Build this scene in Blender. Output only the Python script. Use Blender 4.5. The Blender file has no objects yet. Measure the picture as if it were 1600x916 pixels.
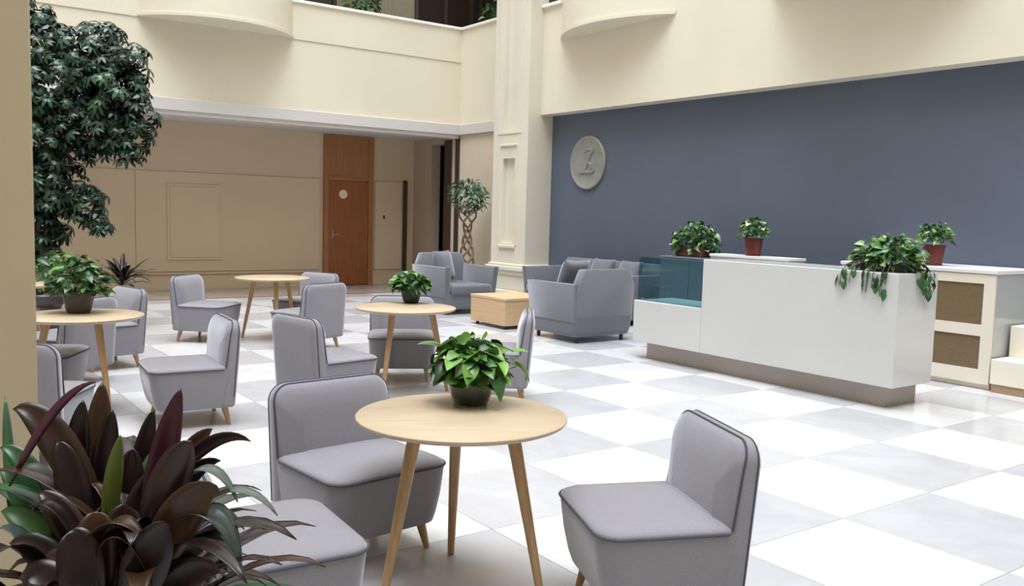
import bpy, bmesh, math, random
from mathutils import Vector, Matrix
R = math.radians
random.seed(7)
scn = bpy.context.scene
COL = scn.collection

# ------------------------------------------------------------------ camera
CAM_H = 1.4816
F_PX, PITCH, ROLL, YAW = 1378.48, 0.0892111, 0.0268007, 0.6261924
fw = Vector((math.sin(YAW)*math.cos(PITCH), math.cos(YAW)*math.cos(PITCH), -math.sin(PITCH)))
rt = Vector((math.cos(YAW), -math.sin(YAW), 0)); up = rt.cross(fw)
r2 = rt*math.cos(ROLL) + up*math.sin(ROLL); u2 = -rt*math.sin(ROLL) + up*math.cos(ROLL)
cd = bpy.data.cameras.new('camera'); cam = bpy.data.objects.new('camera', cd); COL.objects.link(cam)
cd.sensor_width = 36; cd.lens = F_PX/1600*36; cd.clip_start = .05; cd.clip_end = 200
m = Matrix(((r2.x, u2.x, -fw.x, 0), (r2.y, u2.y, -fw.y, 0), (r2.z, u2.z, -fw.z, CAM_H), (0, 0, 0, 1)))
cam.matrix_world = m
scn.camera = cam
# ------------------------------------------------------------------ sky and exposure
w = bpy.data.worlds.new('overcast_sky'); scn.world = w; w.use_nodes = True
bg = w.node_tree.nodes['Background']
bg.inputs[0].default_value = (.86, .92, 1, 1); bg.inputs[1].default_value = 3.1
sl = bpy.data.lights.new('skylight_sun', 'SUN'); so_ = bpy.data.objects.new('skylight_sun', sl); COL.objects.link(so_)
sl.energy = 5.0; sl.angle = R(50); sl.color = (.91, .95, 1); so_.rotation_euler = (R(9), R(-8), 0); so_.location = (3, 6, 12)
scn.view_settings.view_transform = 'Standard'; scn.view_settings.look = 'None'
scn.view_settings.gamma = 1; scn.view_settings.use_curve_mapping = False
scn.view_settings.exposure = 0.15
scn.cycles.max_bounces = 10; scn.cycles.diffuse_bounces = 6; scn.cycles.transparent_max_bounces = 16
scn.cycles.sample_clamp_indirect = 6
scn.cycles.use_denoising = True

# ------------------------------------------------------------------ materials
def mat(name, col, rough=.6, spec=.5, noise=None, bump=None, coat=0, metal=0, stretch=None, sheen=0, two=None):
    """noise=(scale, amount) varies the colour; bump=(scale, strength); stretch = object coordinate scale"""
    mt = bpy.data.materials.new(name); mt.use_nodes = True
    nt = mt.node_tree; b = nt.nodes['Principled BSDF']
    b.inputs['Base Color'].default_value = (*col, 1); b.inputs['Roughness'].default_value = rough
    b.inputs['Specular IOR Level'].default_value = spec; b.inputs['Metallic'].default_value = metal
    b.inputs['Coat Weight'].default_value = coat; b.inputs['Coat Roughness'].default_value = .06
    if sheen: b.inputs['Sheen Weight'].default_value = sheen; b.inputs['Sheen Roughness'].default_value = .35; b.inputs['Sheen Tint'].default_value = (.93, .93, 1, 1)
    tc = nt.nodes.new('ShaderNodeTexCoord'); mp = nt.nodes.new('ShaderNodeMapping')
    nt.links.new(tc.outputs['Object'], mp.inputs[0])
    if stretch: mp.inputs['Scale'].default_value = stretch
    if noise:
        n = nt.nodes.new('ShaderNodeTexNoise'); n.inputs['Scale'].default_value = noise[0]; n.inputs['Detail'].default_value = 6
        nt.links.new(mp.outputs[0], n.inputs['Vector'])
        cr = nt.nodes.new('ShaderNodeValToRGB'); a = noise[1]
        c2 = two if two else tuple(min(1, c*(1+a)) for c in col)
        cr.color_ramp.elements[0].color = (*[c*(1-a) for c in col], 1); cr.color_ramp.elements[0].position = .3
        cr.color_ramp.elements[1].color = (*c2, 1); cr.color_ramp.elements[1].position = .7
        nt.links.new(n.outputs['Fac'], cr.inputs[0]); nt.links.new(cr.outputs[0], b.inputs['Base Color'])
    if bump:
        n2 = nt.nodes.new('ShaderNodeTexNoise'); n2.inputs['Scale'].default_value = bump[0]; n2.inputs['Detail'].default_value = 3
        nt.links.new(mp.outputs[0], n2.inputs['Vector'])
        bp = nt.nodes.new('ShaderNodeBump'); bp.inputs['Strength'].default_value = bump[1]; bp.inputs['Distance'].default_value = .004
        nt.links.new(n2.outputs['Fac'], bp.inputs['Height']); nt.links.new(bp.outputs[0], b.inputs['Normal'])
    return mt

M = {}
M['cream'] = mat('cream_wall_paint', (.72, .665, .54), .75, .3, noise=(.8, .035), bump=(60, .05))
M['cream2'] = mat('cream_column_paint', (.70, .655, .555), .7, .3, noise=(1.2, .03))
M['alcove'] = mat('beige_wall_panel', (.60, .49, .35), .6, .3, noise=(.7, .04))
M['seg'] = mat('beige_side_wall', (.66, .57, .45), .65, .3, noise=(1, .03))
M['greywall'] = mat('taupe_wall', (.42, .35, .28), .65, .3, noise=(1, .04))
M['blue'] = mat('slate_blue_wall', (.102, .122, .168), .6, .35, noise=(.9, .06), bump=(40, .05))
M['cornice'] = mat('grey_cornice_paint', (.60, .575, .56), .6, .3)
M['white_trim'] = mat('white_coping_paint', (.85, .84, .80), .5, .4)
M['dark'] = mat('unlit_doorway_black', (.02, .014, .012), .5)  # near-black paint carries the darkness of the unlit room
M['brown_wood'] = mat('brown_door_wood', (.27, .09, .03), .4, .4, noise=(4, .15), stretch=(8, 8, .7), coat=.15)
M['frame_wood'] = mat('brown_frame_wood', (.32, .14, .06), .4, .4, noise=(4, .12), stretch=(8, 8, .7), coat=.15)
M['frame_dark'] = mat('dark_bronze_frame', (.05, .035, .028), .4, .5)
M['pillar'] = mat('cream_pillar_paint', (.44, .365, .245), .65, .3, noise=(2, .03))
M['sub'] = mat('grout', (.55, .54, .54), .8)
M['alcove_floor'] = mat('brown_reflection_floor', (.33, .255, .215), .25, .5, noise=(2.5, .12))  # brownish reflection of the passage put into the floor colour
M['strip'] = mat('dark_stone_strip', (.16, .13, .11), .2, .5)
def tile_mat(name, c1, c2):
    mt = mat(name, c1, .16, .5)
    nt = mt.node_tree; b = nt.nodes['Principled BSDF']
    tc = nt.nodes.new('ShaderNodeNewGeometry')
    n = nt.nodes.new('ShaderNodeTexNoise'); n.inputs['Scale'].default_value = 2.3; n.inputs['Detail'].default_value = 9; n.inputs['Distortion'].default_value = 1.2
    nt.links.new(tc.outputs['Position'], n.inputs['Vector'])
    cr = nt.nodes.new('ShaderNodeValToRGB'); cr.color_ramp.elements[0].color = (*c2, 1); cr.color_ramp.elements[1].color = (*c1, 1)
    cr.color_ramp.elements[0].position = .3; cr.color_ramp.elements[1].position = .62
    nt.links.new(n.outputs['Fac'], cr.inputs[0]); nt.links.new(cr.outputs[0], b.inputs['Base Color'])
    return mt
M['tile_white'] = tile_mat('white_marble', (.60, .60, .605), (.545, .54, .54))
M['tile_grey'] = tile_mat('pale_grey_marble', (.44, .44, .46), (.395, .39, .405))
def fabric(name, col):
    mt = mat(name, col, .9, .2, noise=(260, .10), bump=(420, .35), sheen=1.0)
    return mt
M['fabric'] = fabric('grey_upholstery', (.235, .228, .25))
M['fabric_arm'] = fabric('blue_grey_upholstery', (.15, .153, .175))
M['cushion'] = fabric('grey_cushion_cloth', (.15, .152, .178))
M['piping'] = mat('dark_piping', (.065, .067, .085), .8, .2)
M['beech'] = mat('beech_veneer', (.44, .345, .235), .38, .4, noise=(3, .07), stretch=(14, 1.2, 14), coat=.1)
M['beech_leg'] = mat('beech_leg', (.40, .25, .125), .4, .4, noise=(5, .12), stretch=(10, 10, .8))
M['box_wood'] = mat('light_oak_veneer', (.52, .36, .21), .45, .4, noise=(3, .08), stretch=(1.5, 1.5, 14))
M['foot'] = mat('dark_foot', (.02, .018, .018), .4)
M['legdark'] = mat('walnut_leg', (.20, .115, .06), .4, .4)
M['counter'] = mat('white_gloss_lacquer', (.55, .555, .55), .22, .5, coat=.4)
M['toe'] = mat('brushed_steel_plinth', (.36, .32, .29), .42, .5, metal=.35)
M['cab_frame'] = mat('cream_cabinet_lacquer', (.76, .70, .60), .4, .4)
M['cab_panel'] = mat('brown_woven_panel', (.17, .12, .065), .6, .3, noise=(30, .10), stretch=(1, 1, 4))
M['cab_side'] = mat('grey_gloss_lacquer', (.42, .43, .44), .18, .5, coat=.5)
M['cab_top'] = mat('white_cabinet_top', (.74, .73, .75), .35, .5)
M['cab_grey'] = mat('slate_cabinet_front', (.14, .16, .20), .4, .4)
M['stone'] = mat('cream_stone', (.80, .76, .65), .4, .4, noise=(3, .03))
M['stone_base'] = mat('brown_stone_base', (.36, .24, .15), .4, .4)
M['pot_dark'] = mat('dark_green_glazed_ceramic', (.035, .05, .045), .22, .5, coat=.5)
M['pot_black'] = mat('black_plastic_pot', (.03, .032, .03), .45, .4)
M['pot_brown'] = mat('dark_brown_pot', (.045, .035, .032), .3, .5)
M['pot_red'] = mat('red_plastic_pot', (.14, .022, .017), .4, .4)
M['soil'] = mat('soil', (.03, .02, .014), .95, .1)
M['planter_brown'] = mat('brown_planter', (.11, .045, .03), .5)
M['plaque'] = mat('pewter_plaque', (.30, .31, .29), .45, .5, metal=.3, noise=(6, .12))
M['steel'] = mat('steel', (.5, .5, .5), .3, .5, metal=1)
M['white'] = mat('white_sign', (.8, .72, .6), .5)
def leaf_mat(name, c1, c2, rough=.35, trans=.0, back=None):
    mt = mat(name, c1, rough, .45)
    nt = mt.node_tree; b = nt.nodes['Principled BSDF']
    oi = nt.nodes.new('ShaderNodeObjectInfo'); tc = nt.nodes.new('ShaderNodeNewGeometry')
    n = nt.nodes.new('ShaderNodeTexNoise'); n.inputs['Scale'].default_value = 9
    nt.links.new(tc.outputs['Position'], n.inputs['Vector'])
    ad = nt.nodes.new('ShaderNodeMath'); ad.operation = 'ADD'
    nt.links.new(n.outputs['Fac'], ad.inputs[0]); nt.links.new(oi.outputs['Random'], ad.inputs[1])
    ml = nt.nodes.new('ShaderNodeMath'); ml.operation = 'MULTIPLY'; ml.inputs[1].default_value = .5
    nt.links.new(ad.outputs[0], ml.inputs[0])
    cr = nt.nodes.new('ShaderNodeValToRGB'); cr.color_ramp.elements[0].color = (*c1, 1); cr.color_ramp.elements[1].color = (*c2, 1)
    cr.color_ramp.elements[0].position = .25; cr.color_ramp.elements[1].position = .78
    nt.links.new(ml.outputs[0], cr.inputs[0]); nt.links.new(cr.outputs[0], b.inputs['Base Color'])
    return mt
M['leaf_green'] = leaf_mat('bright_green_leaf', (.02, .085, .010), (.14, .30, .045))
M['leaf_dark'] = leaf_mat('deep_green_leaf', (.010, .045, .014), (.05, .15, .045))
M['leaf_varieg'] = leaf_mat('variegated_leaf', (.03, .11, .025), (.42, .56, .30))
M['leaf_scheff'] = leaf_mat('umbrella_tree_leaf', (.006, .02, .010), (.035, .085, .045))
M['leaf_fig'] = leaf_mat('fig_leaf', (.02, .06, .03), (.13, .22, .12))
M['leaf_purple'] = leaf_mat('dark_purple_leaf', (.007, .003, .005), (.026, .011, .010), .32)
M['leaf_maroon'] = leaf_mat('maroon_leaf', (.03, .005, .013), (.085, .014, .03), .35)
M['leaf_bronze'] = leaf_mat('bronze_leaf', (.022, .010, .006), (.055, .026, .011), .35)
M['leaf_olive'] = leaf_mat('olive_leaf', (.09, .12, .02), (.16, .20, .035), .35)
M['leaf_greydark'] = leaf_mat('grey_green_leaf', (.03, .038, .034), (.09, .115, .10), .25)
M['bark'] = mat('pale_bark', (.22, .16, .10), .8, .2, noise=(14, .3))
M['stem'] = mat('green_stem', (.08, .14, .04), .6)
M['stem_dark'] = mat('brown_stem', (.05, .035, .022), .7)
M['curtain'] = mat('taupe_curtain', (.30, .27, .20), .8, .2, noise=(3, .05), stretch=(12, 12, .4))
M['dark_glass'] = mat('dark_window_glass', (.035, .025, .022), .08, .5)
M['gallery_inner'] = mat('dark_interior', (.03, .02, .018), .6)  # plain dark brown of the gallery's inner wall
def glass(name, tint):
    mt = bpy.data.materials.new(name); mt.use_nodes = True; nt = mt.node_tree; nt.nodes.clear()
    out = nt.nodes.new('ShaderNodeOutputMaterial'); mx = nt.nodes.new('ShaderNodeMixShader')
    tr = nt.nodes.new('ShaderNodeBsdfTransparent'); tr.inputs[0].default_value = (*tint, 1)
    gl = nt.nodes.new('ShaderNodeBsdfGlossy'); gl.inputs['Roughness'].default_value = .02
    lw = nt.nodes.new('ShaderNodeLayerWeight'); lw.inputs[0].default_value = .5
    pw = nt.nodes.new('ShaderNodeMath'); pw.operation = 'POWER'; pw.inputs[1].default_value = 4
    ma = nt.nodes.new('ShaderNodeMath'); ma.operation = 'MULTIPLY_ADD'; ma.inputs[1].default_value = .6; ma.inputs[2].default_value = .03
    nt.links.new(lw.outputs['Facing'], pw.inputs[0]); nt.links.new(pw.outputs[0], ma.inputs[0])
    nt.links.new(ma.outputs[0], mx.inputs[0]); nt.links.new(tr.outputs[0], mx.inputs[1]); nt.links.new(gl.outputs[0], mx.inputs[2])
    nt.links.new(mx.outputs[0], out.inputs[0]); return mt
M['teal_glass'] = glass('teal_tinted_glass', (.56, .76, .78))

# ------------------------------------------------------------------ mesh helpers
class MB:
    def __init__(s): s.v = []; s.f = []
    def add(s, vs, fs):
        o = len(s.v); s.v += [tuple(v) for v in vs]; s.f += [tuple(i+o for i in f) for f in fs]; return s
    def box(s, x0, x1, y0, y1, z0, z1, c=0):
        if c <= 0:
            s.add([(x0,y0,z0),(x1,y0,z0),(x1,y1,z0),(x0,y1,z0),(x0,y0,z1),(x1,y0,z1),(x1,y1,z1),(x0,y1,z1)],
                  [(0,3,2,1),(4,5,6,7),(0,1,5,4),(1,2,6,5),(2,3,7,6),(3,0,4,7)])
        else:
            bm = bmesh.new(); bmesh.ops.create_cube(bm, size=1)
            for v in bm.verts:
                v.co = Vector(((x0+x1)/2+v.co.x*(x1-x0), (y0+y1)/2+v.co.y*(y1-y0), (z0+z1)/2+v.co.z*(z1-z0)))
            bmesh.ops.bevel(bm, geom=bm.edges[:], offset=c, segments=2, affect='EDGES', profile=.5)
            bm.verts.index_update(); s.add([v.co for v in bm.verts], [[v.index for v in f.verts] for f in bm.faces]); bm.free()
        return s
    def loft(s, rings, cap0=True, cap1=True, closed=True):
        n = len(rings[0]); vs = [p for r in rings for p in r]; fs = []
        for k in range(len(rings)-1):
            for i in range(n if closed else n-1):
                j = (i+1) % n; fs.append((k*n+i, k*n+j, (k+1)*n+j, (k+1)*n+i))
        if cap0: fs.append(tuple(range(n-1, -1, -1)))
        if cap1: fs.append(tuple((len(rings)-1)*n+i for i in range(n)))
        return s.add(vs, fs)
    def tube(s, pts, rad, n=8, closed=False):
        pts = [Vector(p) for p in pts]; rings = []
        rr = rad if isinstance(rad, (list, tuple)) else [rad]*len(pts)
        prev = None
        for i, p in enumerate(pts):
            a = pts[i-1] if (i > 0 or closed) else p; b = pts[(i+1) % len(pts)] if (i < len(pts)-1 or closed) else p
            t = (b-a).normalized()
            if prev is None:
                q = Vector((0,0,1)) if abs(t.z) < .9 else Vector((1,0,0)); u = t.cross(q).normalized()
            else:
                u = (prev - t*prev.dot(t)).normalized()
            prev = u; v = t.cross(u)
            rings.append([p+(u*math.cos(2*math.pi*k/n)+v*math.sin(2*math.pi*k/n))*rr[i] for k in range(n)])
        if closed: rings.append(rings[0]); return s.loft(rings, False, False)
        return s.loft(rings)
    def lathe(s, prof, cx=0, cy=0, n=32):
        rings = [[(cx+r*math.cos(2*math.pi*k/n), cy+r*math.sin(2*math.pi*k/n), z) for k in range(n)] for r, z in prof]
        return s.loft(rings)
    def build(s, name, m, parent=None, smooth=False, angle=40):
        me = bpy.data.meshes.new(name); me.from_pydata(s.v, [], s.f); me.update()
        bm = bmesh.new(); bm.from_mesh(me); bmesh.ops.recalc_face_normals(bm, faces=bm.faces); bm.to_mesh(me); bm.free()
        me.materials.append(m)
        if smooth:
            for p in me.polygons: p.use_smooth = True
            try: me.set_sharp_from_angle(angle=R(angle))
            except Exception: pass
        o = bpy.data.objects.new(name, me); COL.objects.link(o)
        if parent: o.parent = parent
        return o

def tag(o, label=None, cat=None, group=None, kind=None):
    if label: o['label'] = label
    if cat: o['category'] = cat
    if group: o['group'] = group
    if kind: o['kind'] = kind
    return o
def empty(name, loc, rz=0):
    o = bpy.data.objects.new(name, None); COL.objects.link(o); o.empty_display_size = .1
    o.location = loc; o.rotation_euler = (0, 0, rz); return o
def struct(o, label, cat='structure'):
    return tag(o, label, cat, kind='structure')
KIDS = {}
def children(o): return [c for c in bpy.data.objects if c.parent == o]
def copy_tree(o, parent=None):
    c = o.copy(); COL.objects.link(c)
    if parent: c.parent = parent
    for ch in children(o): copy_tree(ch, c)
    return c
def rrect(x0, x1, y0, y1, radii, seg=6):
    """closed outline, counter-clockwise from (x1,y0) corner; radii = (x1y0, x1y1, x0y1, x0y0)"""
    out = []
    for (cx, cy, sx, sy, a0), r in zip(((x1,y0,-1,1,-90),(x1,y1,-1,-1,0),(x0,y1,1,-1,90),(x0,y0,1,1,180)), radii):
        ox, oy = cx+sx*r, cy+sy*r
        for k in range(seg+1):
            a = R(a0+90*k/seg); out.append((ox+r*math.cos(a), oy+r*math.sin(a)))
    return out

# ------------------------------------------------------------------ floor
TX, TY, TS = 5.516, 3.313, .8
Y_BACK, Y_ALC, X_SEG, X_SOF, X_BLUE = 14.25, 16.0, 9.0, 8.8, 9.05
floor = MB().box(-5, 9.3, -5, Y_BACK, -.14, -.012).build('floor', M['sub'])
struct(floor, 'polished checkerboard marble floor of white and pale grey tiles', 'floor')
tm = {}
def tile_mesh(x0, x1, y0, y1, dark):
    k = (round(x1-x0, 3), round(y1-y0, 3), dark)
    if k not in tm:
        g = .0015
        o = MB().box(g, x1-x0-g, g, y1-y0-g, -.0119, 0, .0012).build('floor_tile', M['tile_grey' if dark else 'tile_white'], floor)
        o['used'] = 0; tm[k] = o
    o = tm[k]
    if o['used']:
        o = o.copy(); COL.objects.link(o)
    else: o['used'] = 1
    o.location = (x0, y0, 0)
    return o
outer = {0: MB(), 1: MB()}
for i in range(-14, 5):
    for j in range(-11, 15):
        x0, y0 = TX+i*TS, TY+j*TS; x1, y1 = min(x0+TS, X_BLUE-.001), min(y0+TS, Y_BACK)
        x0c, y0c = max(x0, -5), max(y0, -5)
        if x1-x0c < .03 or y1-y0c < .03: continue
        dark = (i+j) % 2 == 0
        if i >= -10 and j >= -4:
            tile_mesh(x0c, x1, y0c, y1, dark)
        else:
            outer[int(dark)].box(x0c+.0015, x1-.0015, y0c+.0015, y1-.0015, -.0119, 0)
for o in tm.values(): del o['used']
for k in (0, 1):
    tag(outer[k].build('floor_tile', M['tile_grey' if k else 'tile_white'], floor), kind='stuff')
fa = struct(MB().box(-4.2, X_SEG+.4, Y_BACK+.12, Y_ALC+.3, -.14, 0).build('floor', M['alcove_floor']), 'floor of the shaded passage behind the lounge, its brown reflection put into the colour', 'floor')
MB().box(-4.2, X_SEG, Y_BACK, Y_BACK+.12, -.14, .001).build('stone_strip', M['strip'], fa)

# ------------------------------------------------------------------ back wall (upper, above the opening)
wb = MB().box(-5, X_SEG+.2, Y_BACK, Y_BACK+.25, 3.12, 4.27).build('wall_back', M['cream'])
struct(wb, 'cream upper wall over the wide opening at the back', 'wall')
MB().box(-5, X_SEG, Y_BACK-.015, Y_BACK+.25, 4.27, 4.86).build('parapet_band', M['cream'], wb)
cp = MB().box(5.66, X_SEG+.02, Y_BACK-.05, Y_BACK+.28, 4.86, 4.91, .008).build('coping', M['white_trim'], wb)
struct(MB().box(-5, X_SEG-.06, Y_BACK-.06, Y_BACK+.25, 2.93, 3.12, .01).box(-5, X_SEG-.04, Y_BACK-.025, Y_BACK+.25, 2.87, 2.93).build('trim_1', M['cornice']), 'grey cornice along the top of the wide back opening', 'trim')
# side segment and right side upper wall
ws = MB().box(X_SEG, X_SEG+.25, 11.55, Y_BACK+.25, 0, 4.86).build('wall_side', M['seg'])
struct(ws, 'beige wall between the back opening and the column, behind the fig tree', 'wall')
MB().box(X_SEG-.012, X_SEG, 12.45, Y_BACK, 3.12, 4.86).build('parapet_band', M['cream'], ws)
MB().box(X_SEG-.05, X_SEG+.28, 12.45, Y_BACK+.28, 4.86, 4.91, .008).build('coping', M['white_trim'], ws)
struct(MB().box(X_SEG-.06, X_SEG, 12.45, Y_BACK, 2.93, 3.12, .01).build('trim_2', M['cornice']), 'grey cornice on the short side wall beside the column', 'trim')
wr = MB().box(X_SOF, X_SOF+.25, -5, 11.5, 3.09, 4.77).box(X_SOF, X_SOF+.25, -5, 8.6, 4.77, 17).box(X_SOF, X_SOF+.25, 11.02, 11.5, 6.8, 17).box(X_SOF, X_SOF+.25, 8.6, 11.02, 4.77, 17).build('wall_right', M['cream'])
struct(wr, 'cream upper wall overhanging the slate blue wall', 'wall')
MB().box(X_SOF-.05, X_SOF+.28, 11.02, 11.5, 4.77, 4.82, .008).build('window_sill', M['white_trim'], wr)
struct(MB().box(X_BLUE, X_BLUE+.2, -5, 11.56, 0, 3.09).build('wall_blue', M['blue']), 'slate blue wall behind the reception desk', 'wall')
struct(MB().box(X_BLUE-.015, X_BLUE, 3.9, 11.4, 0, .09).build('baseboard_blue', M['cab_grey']), 'dark baseboard of the slate blue wall', 'baseboard')
# room behind and beside the camera, up to the open skylight
struct(MB().box(-5.2, -5, -5.2, Y_ALC+.4, 0, 17).build('wall_left', M['pillar']), 'cream wall on the far left, outside the picture', 'wall')
struct(MB().box(-5, X_BLUE+.2, -5.2, -5, 0, 17).build('wall_front', M['pillar']), 'cream wall behind the camera', 'wall')

# ------------------------------------------------------------------ column
cx0, cx1, cy0, cy1 = 8.55, 9.05, 11.5, 12.47
col = MB()
T = .07; n0, n1 = 11.84, 12.18                # narrow niche in the broad face
col.box(cx0+T, cx1, cy0, cy1, .6, 17)
col.box(cx0, cx0+T, cy0, n0, .6, 17).box(cx0, cx0+T, n1, cy1, .6, 17)
col.box(cx0, cx0+T, n0, n1, .6, 1.0).box(cx0, cx0+T, n0, n1, 2.40, 2.85)
co = col.build('column', M['cream2']); struct(co, 'tall cream square column with a narrow niche between the back opening and blue wall', 'column')
MB().box(cx0-.035, cx0, n0-.06, n1+.06, .92, .965, .006).build('panel_ledge', M['cream2'], co)
MB().box(cx0-.025, cx0, n0-.06, n1+.06, 2.60, 2.63, .006).build('panel_ledge', M['cream2'], co)
MB().box(cx0-.010, cx0, n0-.10, n0-.06, .965, 2.60).box(cx0-.010, cx0, n1+.06, n1+.10, .965, 2.60).build('niche_frame', M['cream2'], co)
MB().box(cx0-.012, cx0, n0-.16, n0-.11, 2.80, 17).box(cx0-.012, cx0, n1+.11, n1+.16, 2.80, 17).box(cx0-.012, cx0, n0-.11, n1+.11, 2.80, 2.84).build('upper_panel_frame', M['cream2'], co)
b = MB()
for (e, z0, z1) in ((.12, 0, .14), (.08, .14, .22), (.03, .22, .48), (.06, .48, .55), (.09, .55, .62), (.04, .62, .66)):
    b.box(cx0-e, cx1, cy0-e, cy1+e*.5, z0, z1, .012)
b.build('base_moulding', M['cream2'], co)

# foreground pillar, left edge of the picture
fp = MB().box(-.35, .362, 2.78, 3.45, 0, 17, .008).build('pillar', M['pillar'])
struct(fp, 'cream square pillar close to the camera at the left edge', 'pillar')

# ------------------------------------------------------------------ rounded balconies
def balcony(p0, p1, outward, sag, z0, z1, name, lab):
    p0, p1 = Vector(p0), Vector(p1); c = (p1-p0).length; mid = (p0+p1)/2; o = Vector(outward); t = (p1-p0).normalized()
    Rr = (c*c/4+sag*sag)/(2*sag); cen = mid - o*(Rr-sag); ha = math.asin(c/2/Rr)
    n = 40
    arc = [cen + t*(Rr*math.sin(-ha+2*ha*k/n)) + o*(Rr*math.cos(-ha+2*ha*k/n)) for k in range(n+1)]
    rings = [[(p.x, p.y, z) for p in arc] for z in (z0, z1)]
    q = MB().loft(rings).build(name, M['cream'], smooth=True, angle=30)
    tag(q, lab, 'balcony')
    lip = [[(p.x+(p-cen).normalized().x*d, p.y+(p-cen).normalized().y*d, z) for p in arc] for d, z in ((-.01, z0-.0), (.018, z0+.004), (.018, z0+.05), (-.01, z0+.055))]
    rim = MB(); rim.loft(lip, False, False, closed=False)
    rim.build('rim', M['cream'], q, smooth=True, angle=30)
    return q
balcony((3.28, 14.235), (5.69, 14.235), (0, -1), .66, 4.28, 7.4, 'balcony', 'cream rounded balcony bulging from the back wall, left of the parapet')
balcony((8.8, 11.02), (8.8, 8.6), (-1, 0), .46, 4.21, 7.4, 'balcony', 'cream rounded balcony just right of the column')
balcony((8.8, 7.0), (8.8, 4.2), (-1, 0), .62, 4.21, 7.4, 'balcony', 'cream rounded balcony above the reception desk, mostly above the picture')

# ------------------------------------------------------------------ gallery windows above the parapet
struct(MB().box(2, 11.5, Y_BACK+.25, 16.2, 4.0, 4.2).box(X_SEG+.25, 11.5, 11.56, Y_BACK+.25, 4.0, 4.2).build('floor', M['greywall']), 'gallery floor behind the parapet', 'floor')
gy = 15.3
wg = MB().box(2, 11.5, gy+.3, gy+.5, 4.2, 8).box(10.6, 10.8, 11.5, gy+.3, 4.2, 8).build('wall_gallery', M['gallery_inner'])
struct(wg, 'dark interior wall behind the gallery windows', 'wall')
win = MB()
bounds = [5.6, 6.9, 7.75, 8.6, 9.25, 9.85]
for x in bounds: win.box(x-.035, x+.035, gy-.04, gy+.04, 4.2, 7.6)
win.box(5.6, 9.85, gy-.05, gy+.05, 4.2, 4.3)
wo = win.build('window_1', M['frame_dark']); struct(wo, 'dark framed gallery windows above the parapet', 'window')
for k in range(5):
    MB().box(bounds[k]+.035, bounds[k+1]-.035, gy-.008, gy+.008, 4.3, 7.6).build('pane', M['dark_glass'] if k in (0, 3, 4) else M['curtain'], wo)
win2 = MB().box(10.0, 10.08, 11.6, 15.3, 4.2, 4.3)
for y in (11.6, 12.6, 13.5, 14.4, 15.2): win2.box(10.0, 10.08, y-.035, y+.035, 4.2, 7.6)
w2 = win2.build('window_2', M['frame_dark']); struct(w2, 'dark framed side windows of the gallery, next to the column', 'window')
for a_, b_ in ((11.6, 12.6), (12.6, 13.5), (13.5, 14.4), (14.4, 15.2)):
    MB().box(10.03, 10.045, a_+.035, b_-.035, 4.3, 7.6).build('pane', M['dark_glass'], w2)
struct(MB().box(8.9, 9.0, 10.95, 11.5, 4.82, 6.8).build('window_3', M['dark_glass']), 'small dark window between the column and the rounded balcony', 'window')
# slab above gallery
struct(MB().box(-5, X_SEG+.2, Y_BACK, 16.4, 7.6, 17).box(X_SEG, 11.5, 11.55, 16.4, 7.6, 17).build('ceiling', M['cream']), 'upper storeys over the gallery, above the picture', 'ceiling')

# ------------------------------------------------------------------ alcove
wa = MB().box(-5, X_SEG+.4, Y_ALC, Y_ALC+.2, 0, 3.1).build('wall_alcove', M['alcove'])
struct(wa, 'beige panelled wall at the back of the shaded passage', 'wall')
def alc(x0, x1, z0, z1, name='wall_panel', m='alcove', d=.02):
    return MB().box(x0, x1, Y_ALC-d, Y_ALC, z0, z1, .004).build(name, M[m], wa)
for x0, x1 in ((-5, -1.2), (-1.19, 1.2), (1.21, 3.6), (3.607, 6.95)):
    alc(x0, x1, .32, 2.06)
for x0, x1 in ((-5, -1.2), (-1.19, 1.7), (1.71, 6.95)):
    alc(x0, x1, 2.115, 2.93, d=.012)
alc(4.12, 5.05, .52, 1.86, d=.04)          # raised field with an outline
alc(4.17, 5.0, .57, 1.81, d=.052)
struct(MB().box(-5, 6.95, Y_ALC-.035, Y_ALC, .02, .20, .006).box(-5, 6.95, Y_ALC-.05, Y_ALC, .0, .02).box(-5, 6.95, Y_ALC-.03, Y_ALC, .27, .30).build('baseboard_alcove', M['alcove']), 'beige baseboard of the passage wall', 'baseboard')
struct(MB().box(-5, X_SEG+.2, Y_BACK+.25, Y_ALC+.2, 2.93, 3.1).build('ceiling', M['cornice']), 'pale ceiling of the shaded passage', 'ceiling')
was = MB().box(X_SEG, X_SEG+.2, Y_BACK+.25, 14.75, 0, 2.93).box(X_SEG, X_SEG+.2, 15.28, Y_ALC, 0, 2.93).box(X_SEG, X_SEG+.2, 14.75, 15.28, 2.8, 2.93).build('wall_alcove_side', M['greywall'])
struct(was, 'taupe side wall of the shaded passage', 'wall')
struct(MB().box(X_SEG+.2, X_SEG+1.5, 14.5, 15.8, -.05, .01).box(X_SEG+1.4, X_SEG+1.5, 14.5, 15.8, 0, 2.95).box(X_SEG+.2, X_SEG+1.5, 14.5, 14.6, 0, 2.95).box(X_SEG+.2, X_SEG+1.5, 15.7, 15.8, 0, 2.95).box(X_SEG+.2, X_SEG+1.5, 14.5, 15.8, 2.9, 3.0).build('wall_doorway', M['dark']), 'closed box painted near-black for the unlit room behind the tall narrow doorway', 'wall')  # added closed box, the room's darkness painted on its inside
struct(MB().box(X_SEG-.03, X_SEG, 14.52, 14.75, 0, 2.86).box(X_SEG-.03, X_SEG+.12, Y_BACK-.01, 14.36, 0, 2.87).build('trim_3', M['frame_dark']), 'dark brown jambs at the right end of the back opening', 'trim')
struct(MB().box(-4.4, -4.2, Y_BACK, Y_ALC, 0, 2.93).build('wall_alcove_end', M['alcove']), 'beige end wall of the passage outside the picture', 'wall')
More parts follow.
